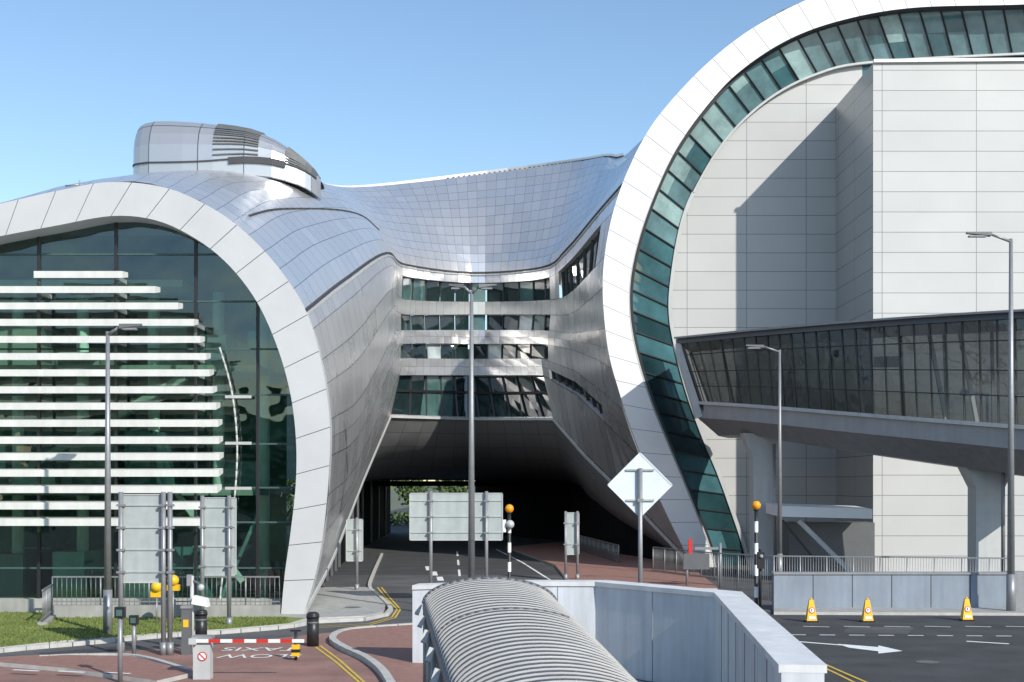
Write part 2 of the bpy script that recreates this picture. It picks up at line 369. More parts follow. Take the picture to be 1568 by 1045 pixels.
for py in (608,679,748): mb.bar(P(345,py,44.7),P(385,py,44.7),.08,.1,'lightgrey')
mb.obj('left_glazing_frames',T)
mb=MB()
ends=[(55,190,420),(-300,240,443),(-300,275,468),(-300,299,493),(-300,309,519),(-300,318,545),(-300,323,570),(-300,328,596),(-300,333,621),(-300,336,647),(-300,337,673),(-300,338,698),(-300,337,723),(-300,335,748),(-300,326,773),(-300,316,798)]
for a,b,y in ends:
    x0,x1=X(a,43.4),X(b,43.4); z=Z(y,43.4)
    c=[(x0,43.2,z-.16),(x1,43.2,z-.16),(x1,43.85,z-.04),(x0,43.85,z-.04),(x0,43.2,z+.07),(x1,43.2,z+.07),(x1,43.85,z+.13),(x0,43.85,z+.13)]
    mb.hexa(c,'fin')
    for px in (60,178,300):
        x=X(px,43.8)
        if x0<x<x1: mb.box((x-.035,43.86,z-.12),(x+.035,GL-.08,z+.02),'steel')
for px in (60,178,300):
    x=X(px,44.3); mb.box((x-.04,44.2,Z(815,44.3)),(x+.04,44.32,Z(432 if px<200 else 500,44.3)),'dgrey')
mb.obj('sunshade_louvres',T)
mb=MB()
mb.box((-32,53.8,0),(-9.5,54,15),'interior')
for z in (4.4,8.9,12.0): mb.box((-32,46.6,z-.25),(-9.2 if z<12 else -12,53.7,z),'slab')
for px in (20,120,230,330,400):
    x=X(px,48); mb.tube((x,48.5,0),(x,48.5,11.8),.22,.22,'iwhite')
for k in range(46):
    x=random.uniform(-27,-9.8); z=random.choice([4.4,0,0,4.4,8.9]); w=random.uniform(.4,1.8); h=random.uniform(.4,2.4)
    mb.box((x,random.uniform(46.8,52),z+.01),(x+w,53,z+h),random.choice(['iwhite','greypaint','slab','teal1','black','teal3','iwhite']))
mb.bar((-27,50,.5),(-12,47,8.5),.25,.3,'lightgrey'); mb.bar((-12.5,47,4.5),(-9.8,46.6,1),.12,.2,'iwhite'); mb.bar((-10.8,46.9,0),(-9.3,46.8,3.4),.12,.2,'teal3')
mb.obj('left_interior',T)
mb=MB(); mb.box((-30,44.6,0),(X(430,44.6),45.3,.55),'conc'); mb.obj('plinth',T)
fe=[(1760,76),(1568,84),(1335,97),(1250,115),(1175,154),(1110,216),(1062,295),(1042,350),(1029,425),(1026,480),(1035,535),(1052,600),(1075,665),(1100,725),(1120,780),(1137,830),(1148,872)]
N=46
fi=resample([P(a,b,71.9) for a,b in fe],N*2); ra=resample([P(a,b,70.6) for a,b in iR],N*2)
mb=MB(); fr=MB()
for i in range(N):
    a0,a1,b0,b1=ra[2*i],ra[2*i+2],fi[2*i],fi[2*i+2]
    t=i/N
    am,bm_=ra[2*i+1],fi[2*i+1]
    if t<.45: key=random.choice(['teal1','teal1','teal1','teal3','teal0'])  # pane tints by position carry sky reflections and the dark foot in colour
    elif t<.62: key=random.choice(['teal3','teal3','teal1'])
    elif t<.7: key='teal0'
    else: key=random.choice(['teal2','teal2','teal0'])
    h=random.choice([.35,.5,.62])
    mb.face([a0,am,am.lerp(bm_,h),a0.lerp(b0,h)],key); mb.face([am,a1,a1.lerp(b1,h),am.lerp(bm_,h)],key)
    if random.random()<.35: key=random.choice(['teal1','teal0']) if t<.62 else random.choice(['teal0','teal2'])
    mb.face([a0.lerp(b0,h),am.lerp(bm_,h),bm_,b0],key); mb.face([am.lerp(bm_,h),a1.lerp(b1,h),b1,bm_],key)
    o=Vector((0,-.06,0)); fr.bar(a0+o,b0+o,.07,.07,'black')
for k in range(2*N):
    fr.bar(ra[k].lerp(fi[k],.06)+Vector((0,-.1,0)),ra[k+1].lerp(fi[k+1],.06)+Vector((0,-.1,0)),.16,.2,'black')
    fr.bar(ra[k].lerp(fi[k],.0)+Vector((0,-.35,0)),ra[k+1].lerp(fi[k+1],.0)+Vector((0,-.35,0)),.08,.08,'lightgrey')
    fr.bar(fi[k]+Vector((0,-.12,0)),fi[k+1]+Vector((0,-.12,0)),.2,.12,'lightgrey')
mb.obj('right_glazing_band',T); fr.obj('right_glazing_frames',T)
AX=X(1337,64.5); BT=Z(97,64.5)
mb=MB()
pl=[Vector((p.x,72,p.z)) for p in fi if p.x<AX+1.5]
pl=[Vector((AX+1.5,72,pl[0].z))]+pl+[Vector((pl[-1].x,72,0)),Vector((AX+1.5,72,0))]
mb.face(pl,'panA'); mb.obj('right_facade_recess',T)
mb=MB()
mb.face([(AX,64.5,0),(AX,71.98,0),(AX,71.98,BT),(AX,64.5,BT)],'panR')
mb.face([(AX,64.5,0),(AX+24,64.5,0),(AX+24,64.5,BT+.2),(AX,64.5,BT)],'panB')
mb.face([(AX,64.5,BT),(AX+24,64.5,BT+.2),(AX+24,71.98,BT+.2),(AX,71.98,BT)],'greypaint')
mb.bar((AX,64.45,BT+.08),(AX+24,64.45,BT+.3),.2,.16,'white')
mb.obj('right_facade_front',T)
mb=MB(); mb.box((AX+1,72.05,BT+.2),(AX+24,72.2,31),'teal0'); mb.obj('clerestory_back',T)
# roof pod
pod=MB(); pod.uv=[]; secs=[(216,268,240,.6),(219,269,214,1.5),(226,270,198,2.1),(250,270,192,2.5),(300,270,194,2.6),(345,268,199,2.6),(390,264,206,2.5),(430,265,222,2.3),(465,272,247,1.9),(484,280,265,1.5),(494,286,281,.6)]
secs=[Vector((a,b,c)) for a,b,c,_ in secs],[s[3] for s in secs]
ps=[]
NS=20
for i in range(NS+1):
    t=i*(len(secs[0])-1)/NS; v=spl(secs[0],t); hd=secs[1][min(int(t),9)]*(1-(t-int(t)))+secs[1][min(int(t)+1,10)]*(t-int(t)) if t<10 else .6
    x=X(v.x,61); zb=Z(v.y,61); zt=Z(v.z,61)
    r=[Vector((x,61-hd,zb-.8))]
    for k in range(13):
        a=math.pi*k/12; r.append(Vector((x,61-hd*math.copysign(abs(math.cos(a))**.75,math.cos(a)),zb+(zt-zb)*abs(math.sin(a))**.75)))
    ps.append(r)
for i in range(NS):
    for k in range(13):
        pod.face([ps[i][k],ps[i+1][k],ps[i+1][k+1],ps[i][k+1]],'pod',False); pod.uv+=[(i/3,k/4),((i+1)/3,k/4),((i+1)/3,(k+1)/4),(i/3,(k+1)/4)]
pod.face(ps[0],'pod'); pod.uv+=[(.5,.5)]*len(ps[0])
pod.obj('roof_pod',T)
pod=MB()
for i0,i1 in ((10,13),(15,19)):
    for k in range(1,8):
        for h in (0,.33,.66):
            for i in range(i0,i1):
                A=ps[i][k].lerp(ps[i][k+1],h);B=ps[i+1][k].lerp(ps[i+1][k+1],h); pod.bar(A+Vector((0,-.04,.03)),B+Vector((0,-.04,.03)),.05,.05,'dgrey' )
for a,b in zip(ps[11:15],ps[12:16]): pod.bar(a[1]+Vector((0,-.05,-.05)),b[1]+Vector((0,-.05,-.05)),.1,.3,'gap')  # dark bar stands in for the shadow along the pod base
for a,b in zip(ps[2:19],ps[3:20]): pod.bar(a[1]+Vector((0,-.05,.02)),b[1]+Vector((0,-.05,.02)),.05,.05,'gap')
pod.obj('roof_pod_louvres',T)
mb=MB(); mb.path([P(100,285,46),P(122,283,46),P(122,277,46)],.03,'steel',6); mb.path([P(-50,325,47),P(50,300,47),P(122,284,47),P(200,271,50)],.03,'steel',6); mb.obj('roof_safety_rail',T)
# ================= FOOTBRIDGE
B=empty('covered_footbridge')
def pp(l,n=28): return resample([P(*a) for a in l],n)
NB=28
top=pp([(1034,527,66),(1150,516,62),(1300,504,57),(1450,494,53),(1640,484,49)])
sill=pp([(1066,617,66),(1150,622,62),(1300,634,57),(1450,646,53),(1640,660,49)])
bot=pp([(1068,640,66),(1150,646,62),(1300,662,57),(1450,677,53),(1640,697,49)])
sof=pp([(1100,668,67.5),(1160,668,63.5),(1300,690,58.5),(1450,712,54.5),(1640,738,50.5)])
W=Vector((1.4,4.2,0))
g=MB();f=MB()
for i in range(NB):
    g.face([sill[i],sill[i+1],top[i+1],top[i]],'glassB')
    g.face([sill[i]+W,sill[i+1]+W,top[i+1]+W,top[i]+W],'glassB')
    y=Vector((0,-.06,0))
    f.bar(sill[i]+y,top[i]+y,.05,.05,'black')
    if i%3==0: f.bar(sill[i]+W,top[i]+W,.12,.12,'dgrey')
    for q_ in (.28,.52,.8):
        m0=sill[i].lerp(top[i],q_);m1=sill[i+1].lerp(top[i+1],q_); f.bar(m0+y*1.5,m1+y*1.5,.045,.045,'black')
    f.face([bot[i],bot[i+1],sill[i+1],sill[i]],'midgrey')
    f.bar(sill[i]-Vector((0,.1,0)),sill[i+1]-Vector((0,.1,0)),.25,.16,'lightgrey')
    f.face([bot[i],bot[i+1],sof[i+1],sof[i]],'greypaint')
    f.face([sof[i],sof[i+1],sof[i+1]+W*.8,sof[i]+W*.8],'greypaint')
    f.face([sill[i]-Vector((0,0,.05)),sill[i+1]-Vector((0,0,.05)),sill[i+1]+W-Vector((0,0,.05)),sill[i]+W-Vector((0,0,.05))],'slab')
    f.face([sof[i]+W*.8,sof[i+1]+W*.8,sill[i+1]+W,sill[i]+W],'greypaint')
    u=Vector((0,0,1))
    f.hexa([top[i]-Vector((0,.35,0))-u*.02,top[i+1]-Vector((0,.35,0))-u*.02,top[i+1]+W,top[i]+W,top[i]-Vector((0,.2,0))+u*.22,top[i+1]-Vector((0,.2,0))+u*.22,top[i+1]+W+u*.3,top[i]+W+u*.3],'dgrey')
    f.bar(top[i]+Vector((0,-.3,.27)),top[i+1]+Vector((0,-.3,.27)),.3,.09,'steel')
    if i in (12,13,16,17): f.bar(top[i].lerp(sill[i],.3)+W*.9,top[i+1].lerp(sill[i+1],.3)+W*.9,.1,.5,'signback')
for i,j in ((20,21),(22,23),(9,10),(14,15)):
    f.bar(sill[i+1]+W*.9,top[i]+W*.9,.16,.16,'lightgrey')  # pale diagonals: reflections in the bridge glazing built as bars
f.bar(P(1036,527,65.8),P(1070,640,65.8),.35,.5,'lightgrey'); f.bar(P(1046,532,65.6),P(1078,630,65.6),.12,.3,'black')
f.bar(P(1170,530,61.5)+Vector((.5,3.8,0)),P(1170,620,61.5)+Vector((.5,3.8,0)),1.6,.1,'iwhite')
g.obj('glazing',B); f.obj('deck_and_roof',B)
def pier(name,px,py_top,d,w0,w1):
    m=MB(); x=X(px,d); z=Z(py_top,d)
    pr=[(0,w1),(z*.82,w1*.98),(z*.92,w0*.8),(z,w0)]
    for (z0,a),(z1,b) in zip(pr[:-1],pr[1:]):
        m.hexa([(x-a,d-.5,z0),(x+a,d-.5,z0),(x+a,d+.5,z0),(x-a,d+.5,z0),(x-b,d-.5,z1),(x+b,d-.5,z1),(x+b,d+.5,z1),(x-b,d+.5,z1)],'lightgrey')
    m.obj(name,B)
pier('pier_1',1166,664,64,1.0,.5); pier('pier_2',1510,712,54.5,1.1,.62)
m=MB(); m.tube(P(1185,680,63),P(1187,878,63),.08,.08,'steel'); m.tube(P(1536,700,53),P(1536,880,53),.08,.08,'steel'); m.obj('downpipes',B)
m=MB(); a=P(1192,775,60);b=P(1336,780,60)
m.hexa([a+Vector((0,0,-.5)),b+Vector((0,0,-.45)),b+Vector((0,3,-.4)),a+Vector((0,3,-.4)),a,b,b+Vector((0,3,.1)),a+Vector((0,3,.1))],'white')
m.bar(P(1222,797,60.5),P(1306,880,60.5),.22,.22,'lightgrey'); m.bar(P(1198,797,60.5),P(1250,860,60.5),.1,.1,'black')
m.box((X(1205,63),62.5,0),(X(1335,63),64.3,Z(800,63)),'dgrey')
m.obj('entrance_canopy')
# ================= GROUND
m=MB(); m.face([(-3000,-3000,0),(3000,-3000,0),(3000,3000,0),(-3000,3000,0)],'ground'); m.obj('ground')
def sheet(name,pts,z,k,h=0):
    m=MB(); q=[G(a,b) for a,b in pts]; q=[Vector((p.x,p.y,z+h)) for p in q]; m.face(q,k)
    if h:
        for i in range(len(q)):
            a,b=q[i],q[(i+1)%len(q)]; m.face([(a.x,a.y,0),(b.x,b.y,0),b,a],'kerb')
    return m.obj(name)
m=MB(); m.face([(-90,-40,.004),(90,-40,.004),(90,64,.004),(-90,64,.004)],'asphaltL'); m.face([(-20,64,.004),(26,64,.004),(26,300,.004),(-20,300,.004)],'asphalt'); m.obj('road')
m=MB(); m.face([(6,14,.008),(60,14,.008),(60,45.5,.008),(6,45.5,.008)],'asphalt'); m.obj('forecourt_road')
m=MB(); m.face([(-.6,10,.012),(3.6,10,.012),(4.3,27,.012),(2.6,30.5,.012),(-.6,30.5,.012)],'conc'); m.obj('walkway_floor')
lawn=[(-300,912),(0,922),(190,936),(330,943),(470,951),(440,960),(350,968),(250,974),(100,986),(0,997),(-300,1030)]
sheet('lawn',lawn,.0,'grass',.10)
m=MB()
for i in range(12000):
    px=random.uniform(-20,440); t=px/440
    y0=922+ (950-922)*max(0,t)+1; y1=997-(997-961)*max(0,t)-1.5
    p=G(px,random.uniform(y0,y1)); h=random.uniform(.03,.08); a=random.uniform(0,6.28); w=.02
    dx,dy=math.cos(a)*w,math.sin(a)*w
    m.face([(p.x-dx,p.y-dy,.1),(p.x+dx,p.y+dy,.1),(p.x+random.uniform(-.03,.03),p.y+random.uniform(-.03,.03),.1+h)],random.choice(['grass','grass','grass','leaf2']))
m.obj('grass_blades')
sheet('pavement',[(-300,893),(80,903),(430,910),(500,903),(562,903),(575,915),(590,930),(586,942),(560,948),(474,951.5),(332,943.5),(190,936.6),(0,922.6),(-300,912.6)],0,'conc',.11)
sheet('taxi_lane_surface',[(-300,1046),(-50,1020),(60,1008),(330,988),(520,968),(640,956),(660,960),(660,1300),(-300,1300)],.010,'red')
def stripe(m,pts,w,k,z=.016):
    q=[G(a,b) for a,b in pts]
    for a,b in zip(q[:-1],q[1:]):
        d=(b-a).normalized(); n=Vector((-d.y,d.x,0))*w/2
        m.face([(p.x,p.y,z) for p in (a-n,b-n,b+n,a+n)],k)
def kerb(m,pts,w=.15,h=.12,k='kerb'):
    q=resample([G(a,b) for a,b in pts],24)
    for a,b in zip(q[:-1],q[1:]):
        m.bar(a.lerp(b,.02)+Vector((0,0,h/2)),a.lerp(b,.98)+Vector((0,0,h/2)),w,h,k)
m=MB()
kerb(m,[(-300,1036),(0,1000),(120,989),(250,977),(350,970.5),(440,962.5),(480,955)]); kerb(m,[(480,955),(560,951),(590,945),(598,934),(580,915),(566,902),(572,880),(585,850)])
kerb(m,[(60,1011),(130,1008),(210,1010),(290,1032)]); 
m.obj('kerb')
isl=[(512,986),(516,976),(535,970),(580,966),(640,962),(700,966),(760,1100),(640,1120),(600,1060),(585,1032),(560,1012),(530,998)]
sheet('traffic_island',isl,0,'brickp',.12)
m=MB(); kerb(m,[(640,961),(580,965),(535,969),(514,976),(510,986),(530,999),(560,1013),(585,1033),(602,1060),(630,1110)],.2,.15); m.obj('island_kerb')
sheet('traffic_island.001',[(-60,1016),(62,1009),(200,1011),(300,1036),(240,1050),(100,1030)],0,'brickp',.11)
m=MB()
stripe(m,[(483,960),(565,956),(600,946),(608,934),(590,915),(578,900)],.07,'ypaint'); stripe(m,[(483,962.5),(567,958),(605,947),(613,934),(596,915),(584,900)],.07,'ypaint')
stripe(m,[(490,990),(520,1012),(560,1048),(580,1080)],.07,'ypaint',.02)
stripe(m,[(483,992),(512,1013),(552,1048),(572,1080)],.07,'ypaint',.02)
for a,b in ((845,852),(858,866),(873,883)): stripe(m,[(700+(a-845)*.1,a),(700+(b-845)*.1,b)],.12,'wpaint')
stripe(m,[(760,842),(800,862),(860,900)],.12,'wpaint'); 
for a in range(0,3): stripe(m,[(655+a*9,868+a*8),(657+a*9,874+a*8)],.3,'wpaint')
stripe(m,[(1240,1008),(1290,1030),(1350,1056)],.08,'ypaint'); stripe(m,[(1232,1010),(1280,1032),(1336,1060)],.08,'ypaint')
for x0 in range(1210,1560,45): stripe(m,[(x0,973+(x0-1210)*.006),(x0+24,973+(x0-1186)*.006)],.12,'wpaint')
for x0 in range(1230,1560,62): stripe(m,[(x0,960),(x0+40,961)],.1,'wpaint')
stripe(m,[(1480,983),(1545,987)],.18,'wpaint'); stripe(m,[(1215,983),(1290,989)],.18,'wpaint')
q=[G(*p) for p in ((1282,987),(1345,992),(1345,989.5),(1382,998),(1345,1002),(1345,998.5),(1300,993))]
m.face([(p.x,p.y,.017) for p in q],'wpaint')
for x0 in (20,90,160): stripe(m,[(x0,1033+x0*.03),(x0+40,1035+x0*.03)],.12,'wpaint',.124)
for px,py in ((380,957),(650,930),(1420,1015),(540,935)):
    p=G(px,py); z=.115 if (px,py)==(540,935) else (.105 if px==380 else .018)
    m.face([(p.x+math.cos(a)*.3,p.y+math.sin(a)*.3,z) for a in [k*math.pi/8 for k in range(16)]],'dgrey')
for pts in (((1300,960),(1400,962),(1390,972),(1290,970)),((640,905),(690,905),(686,925),(630,925)),((60,1001),(200,989),(215,993),(80,1006))):
    q=[G(*p) for p in pts]; m.face([(p.x,p.y,.013) for p in q],'asphalt' if pts[0][0]<1000 else 'asphaltL')
m.obj('road_markings')
sheet('pavement.001',[(1185,934),(1700,936),(1700,944),(1185,942)],0,'conc',.11)
sheet('pavement.002',[(775,840),(850,868),(880,905),(1100,905),(1060,872),(860,832)],0,'brickp',.11)
m=MB(); m.face([(4.2,10,.02),(5.4,10,.02),(6.6,30,.02),(5.0,30,.02)],'conc'); m.obj('pavement.003')
def letter(body,px,py,size,sy):
    cu=bpy.data.curves.new('lettering','FONT'); cu.body=body; cu.size=size; cu.align_x='CENTER'; cu.materials.append(M['wpaint'])
    t=bpy.data.objects.new('road_lettering',cu); scene.collection.objects.link(t)
    p=G(px,py); t.location=(p.x,p.y,.022); t.rotation_euler=(0,0,math.pi); t.scale=(1,sy,1)
letter('TAXIS',402,993,.78,1.3); letter('SLOW',402,1003.5,.78,1.3)
# ================= PARAPET WALL
m=MB()
cl=[Vector((X(636,32.2),32.2,0)),Vector((X(800,31.7),31.7,0)),Vector((X(920,31.4),31.4,0)),Vector((4.76,28.2,0)),Vector((3.84,16.9,0))]
zt=[2.05,2.18,2.2,2.2,2.2]
def off(i,w):
    if 0<i<len(cl)-1:
        d1=(cl[i]-cl[i-1]).normalized(); d2=(cl[i+1]-cl[i]).normalized(); d=(d1+d2).normalized(); c=d.dot(d1)
        n=Vector((d.y,-d.x,0)); return cl[i]+n*w/max(c,.5)
    d=((cl[1]-cl[0]) if i==0 else (cl[i]-cl[i-1])).normalized(); n=Vector((d.y,-d.x,0)); return cl[i]+n*w
for i in range(len(cl)-1):
    for w,k in ((.28,'wallc'),(.315,'walltop')):
        a,b,c,e=off(i,-w),off(i+1,-w),off(i+1,w),off(i,w)
        if k=='wallc': lo=(0,0); hi=(zt[i]-.11,zt[i+1]-.11)
        else: lo=(zt[i]-.107,zt[i+1]-.107); hi=(zt[i],zt[i+1])
        u=lambda p,z: Vector((p.x,p.y,z))
        m.hexa([u(a,lo[0]),u(b,lo[1]),u(c,lo[1]),u(e,lo[0]),u(a,hi[0]),u(b,hi[1]),u(c,hi[1]),u(e,hi[0])],k)
for i in range(len(cl)-1):
    nn=max(2,int((cl[i+1]-cl[i]).length/1.5))
    for k in range(1,nn):
        for w in (-.283,.283):
            p=off(i,w).lerp(off(i+1,w),k/nn); m.box((p.x-.008,p.y-.008,0),(p.x+.008,p.y+.008,2.07),'greypaint')
m.obj('parapet_wall')
# ================= BARREL CANOPY WALKWAY
m=MB(); A=Vector((-.42,24.2,0)); Bv=Vector((.36,14,0)); C=Vector((.75,7.5,0))
NC=46
def cpt(t,ang,r=1.0):
    p=spl([A,Bv,C],t*2)
    wd=1.22-.22*min(1,t*2)
    return p+Vector((math.cos(ang)*wd*r,0.0,2.32+math.sin(ang)*.46*r))
NA=24
for i in range(NC):
    t0,t1=i/NC,(i+1)/NC
    for k in range(NA):
        a0,a1=math.pi*k/NA,math.pi*(k+1)/NA
        m.face([cpt(t0,a0),cpt(t0,a1),cpt(t1,a1),cpt(t1,a0)],'poly',True)
CW=empty('covered_walkway'); m.obj('roof_sheet',CW,True)
m=MB()
NR=52
for i in range(0,NR+1):
    t=i/NR; w=.0032
    t0,t1=max(0,t-w),min(1,t+w)
    for k in range(NA):
        a0,a1=math.pi*k/NA,math.pi*(k+1)/NA; R=1.016
        m.face([cpt(t0,a0,R),cpt(t0,a1,R),cpt(t1,a1,R),cpt(t1,a0,R)],'rib',True)
        m.face([cpt(t1,a0,R),cpt(t1,a1,R),cpt(t1,a1,1.0),cpt(t1,a0,1.0)],'rib'); m.face([cpt(t0,a0,R),cpt(t0,a1,R),cpt(t0,a1,1.0),cpt(t0,a0,1.0)],'rib')
m.obj('ribs',CW)
m=MB()
for s in (0,math.pi):
    pts=[cpt(k/20,s)+Vector((0,0,-.04)) for k in range(21)]
    for a,b in zip(pts[:-1],pts[1:]): m.bar(a,b,.10,.12,'dgrey')
    for k in range(0,21,2): m.tube((pts[k].x,pts[k].y,0),pts[k],.045,.045,'steel')
m.path([cpt(0,math.pi*k/NA,1.02) for k in range(NA+1)],.045,'dgrey',8)
m.path([cpt(.27,math.pi*k/NA,1.025) for k in range(6,NA-1)],.022,'dgrey',6)
for k in range(0,21,2): 
    e=[cpt(k/20,s)+Vector((0,0,-.06)) for s in (0,math.pi)]; m.bar(e[0],e[1],.06,.08,'steel')
    p=cpt(k/20,math.pi); m.bar(p+Vector((-.1,0,-.02)),p+Vector((-.16,-.05,-.2)),.08,.16,'lightgrey')
m.obj('frame_and_posts',CW)
# ================= LAMPS
def lamp(px,d,ytop,arms,r=.11):
    m=MB(); x=X(px,d); z=Z(ytop,d)
    m.tube((x,d,0),(x,d,1.4),r*1.25,r*1.2,'steel',14); m.tube((x,d,1.4),(x,d,z),r,r*.5,'steel',14); m.tube((x,d,0),(x,d,.04),r*2.4,r*2.4,'steel',14)
    for s,L,hl in arms:
        a=Vector((x,d,z-.1)); b=Vector((x+s*L,d-.1,z+.14)); m.tube(a,b,.05,.04,'steel')
        c=b+Vector((s*hl,0,.05))
        m.hexa([b+Vector((0,-.14,-.07)),c+Vector((0,-.08,-.03)),c+Vector((0,.08,-.03)),b+Vector((0,.14,-.07)),b+Vector((0,-.12,.07)),c+Vector((0,-.05,.03)),c+Vector((0,.05,.03)),b+Vector((0,.12,.07))],'dgrey')
        m.box((min(b.x,c.x)+.08,d-.2,b.z-.1),(max(b.x,c.x)-.15,d,b.z-.05),'greypaint')
    return m.obj('street_lamp')
lamp(165,38.4,508,[(1,.4,.65)]); lamp(722,43,446,[(1,.25,.6),(-1,.25,.5)],.12); lamp(1548,45,366,[(-1,.75,.85)],.13); lamp(1194,58,536,[(-1,.75,.8)],.11)
lamp(1600,62,536,[(-1,.7,.6)],.1)
def signback(x0,x1,y0,y1,d,posts,name='road_sign_back',ribs=5,dz=0):
    m=MB(); X0,X1=X(x0,d),X(x1,d); Z0,Z1=Z(y1,d),Z(y0,d)
    m.box((X0,d,Z0),(X1,d+.03,Z1),'signback')
    for i in range(ribs):
        z=Z0+(Z1-Z0)*(i+.5)/ribs; m.box((X0+.03,d-.03,z-.018),(X1-.03,d,z+.018),'signback')
    for e in ((X0,Z0,X1,Z0+.03),(X0,Z1-.03,X1,Z1),(X0,Z0,X0+.03,Z1),(X1-.03,Z0,X1,Z1)): m.box((e[0],d-.02,e[1]),(e[2],d-.002,e[3]),'lightgrey')
    for p in posts:
        x=X(p,d); m.tube((x,d-.11,0),(x,d-.11,Z1+.06),.065,.065,'steel'); m.tube((x,d-.11,0),(x,d-.11,.35),.1,.1,'steel')
        for i in range(ribs):
            z=Z0+(Z1-Z0)*(i+.5)/ribs; m.box((x-.1,d-.19,z-.03),(x+.1,d-.035,z+.03),'steel')
    return m.obj(name)
signback(182,250,757,893,34.3,[187,252,262],ribs=4); signback(308,362,762,882,40.6,[311,352],ribs=4); signback(627,770,755,828,48,[660,745],ribs=3)
signback(530,556,795,860,54,[547],ribs=2); signback(865,887,785,850,60,[866,884],ribs=2)
m=MB(); d=38; c=Vector((X(980,d),d,Z(743,d))); r=.95
dm=[c+Vector(v)*r for v in ((0,0,1),(1,0,0),(0,0,-1),(-1,0,0))]
m.face(dm,'signw'); m.face([p+Vector((0,.03,0)) for p in dm][::-1],'wpaint')
for a,b in zip(dm,dm[1:]+dm[:1]): m.bar(a,b,.03,.04,'signw')
for z in (.45,-.45): m.bar(c+Vector((-.42,-.04,z)),c+Vector((.42,-.04,z)),.04,.05,'signback')
m.tube((c.x,d-.1,0),(c.x,d-.1,c.z+.5),.07,.065,'steel'); m.box((c.x-.09,d-.17,c.z-.5),(c.x+.09,d-.02,c.z-.4),'steel'); m.obj('diamond_road_sign')
def beacon(px,d,yg):
    m=MB(); x=X(px,d); z=Z(yg,d)-.17; n=9
    for i in range(n): m.tube((x,d,z*i/n),(x,d,z*(i+1)/n),.07,.07,'black' if i%2==0 else 'white')
    m.tube((x,d,z),(x,d,z+.05),.1,.1,'black'); m.sphere((x,d,z+.19),.17,'orange'); m.tube((x,d,z+.35),(x,d,z+.38),.05,.03,'black'); return m
m=beacon(780,50,780); x=X(771,50); m.box((x-.12,49.8,Z(815,50)),(x+.1,50,Z(796,50)),'white'); m.sphere((x+.25,49.8,Z(803,50)),.17,'lightgrey'); m.obj('belisha_beacon')
m=beacon(1158,47,775); m.obj('belisha_beacon')
m=MB(); x=X(1164,46.5); m.tube((x,46.5,0),(x,46.5,2.2),.05,.05,'black'); m.box((x-.12,46.3,1.5),(x+.12,46.5,2.1),'black'); m.sphere((x,46.28,1.95),.07,'win2'); m.obj('traffic_signal')
m=MB(); p=G(311,1040); x,y=p.x,p.y
m.box((x-.2,y-.15,0),(x+.2,y+.15,.95),'lightgrey'); m.box((x-.23,y-.18,.95),(x+.23,y+.18,1.02),'greypaint')
m.tube((x+.02,y-.155,.55),(x+.02,y-.165,.55),.11,.11,'redp',20); m.tube((x+.02,y-.166,.55),(x+.02,y-.172,.55),.085,.085,'white',20); m.bar((x-.05,y-.175,.62),(x+.09,y-.175,.48),.01,.025,'redp')
xe=X(468,y)
n=9
for i in range(n):
    a=x-.1+(xe-x+.1)*i/n;b=x-.1+(xe-x+.1)*(i+1)/n; m.box((a,y-.23,.88),(b,y-.19,.96),'white' if i%2==0 else 'redp')
m.box((x-.28,y-.25,.84),(x-.1,y-.17,.98),'lightgrey')
m.obj('barrier_gate')
m=MB(); p=G(453,1012); m.tube((p.x,p.y,0),(p.x,p.y,.75),.04,.04,'black'); m.box((p.x-.1,p.y-.06,.12),(p.x+.1,p.y+.06,.42),'yellow'); m.box((p.x-.11,p.y-.07,.22),(p.x+.11,p.y+.07,.3),'black'); m.bar((p.x-.14,p.y,.78),(p.x+.14,p.y,.78),.06,.05,'black'); m.obj('barrier_rest_post')
def bollard(px,py,h=.95,r=.17):
    m=MB(); p=G(px,py); m.tube((p.x,p.y,0),(p.x,p.y,h*.85),r,r,'black',18); m.tube((p.x,p.y,h*.85),(p.x,p.y,h*.95),r*1.1,r*1.05,'black',18); m.sphere((p.x,p.y,h*.95),r*1.03,'black',18,8,.45)
    m.tube((p.x,p.y,h*.68),(p.x,p.y,h*.74),r*1.02,r*1.02,'dgrey',18); m.obj('bollard')
bollard(479,990); bollard(308,985,.95)
m=MB(); p=G(286,1003)
m.box((p.x-.12,p.y-.1,0),(p.x+.12,p.y+.1,1.25),'dgrey'); m.box((p.x-.07,p.y-.12,.75),(p.x+.07,p.y-.1,.95),'yellow'); m.box((p.x-.14,p.y-.13,1.25),(p.x+.14,p.y+.12,1.32),'greypaint'); m.obj('ticket_machine')
m=MB(); p=G(294,1000); d=p.y; m.tube((p.x,d,0),(p.x,d,Z(882,d)),.06,.05,'lightgrey'); z=Z(917,d)
m.hexa([(p.x+.05,d-.3,z-.12),(p.x+.5,d-.3,z-.2),(p.x+.5,d,z-.2),(p.x+.05,d,z-.12),(p.x+.1,d-.3,z+.1),(p.x+.45,d-.3,z+.02),(p.x+.45,d,z+.02),(p.x+.1,d,z+.1)],'white')
m.bar((p.x,d,z),(p.x+.3,d-.1,z-.15),.06,.06,'lightgrey'); m.sphere((p.x+.28,d-.15,z+.32),.09,'lightgrey'); m.bar((p.x,d,z+.5),(p.x+.28,d-.15,z+.4),.04,.04,'steel'); m.box((p.x-.13,d-.06,z+.35),(p.x+.0,d+.05,z+.65),'greypaint')
m.obj('cctv_post')
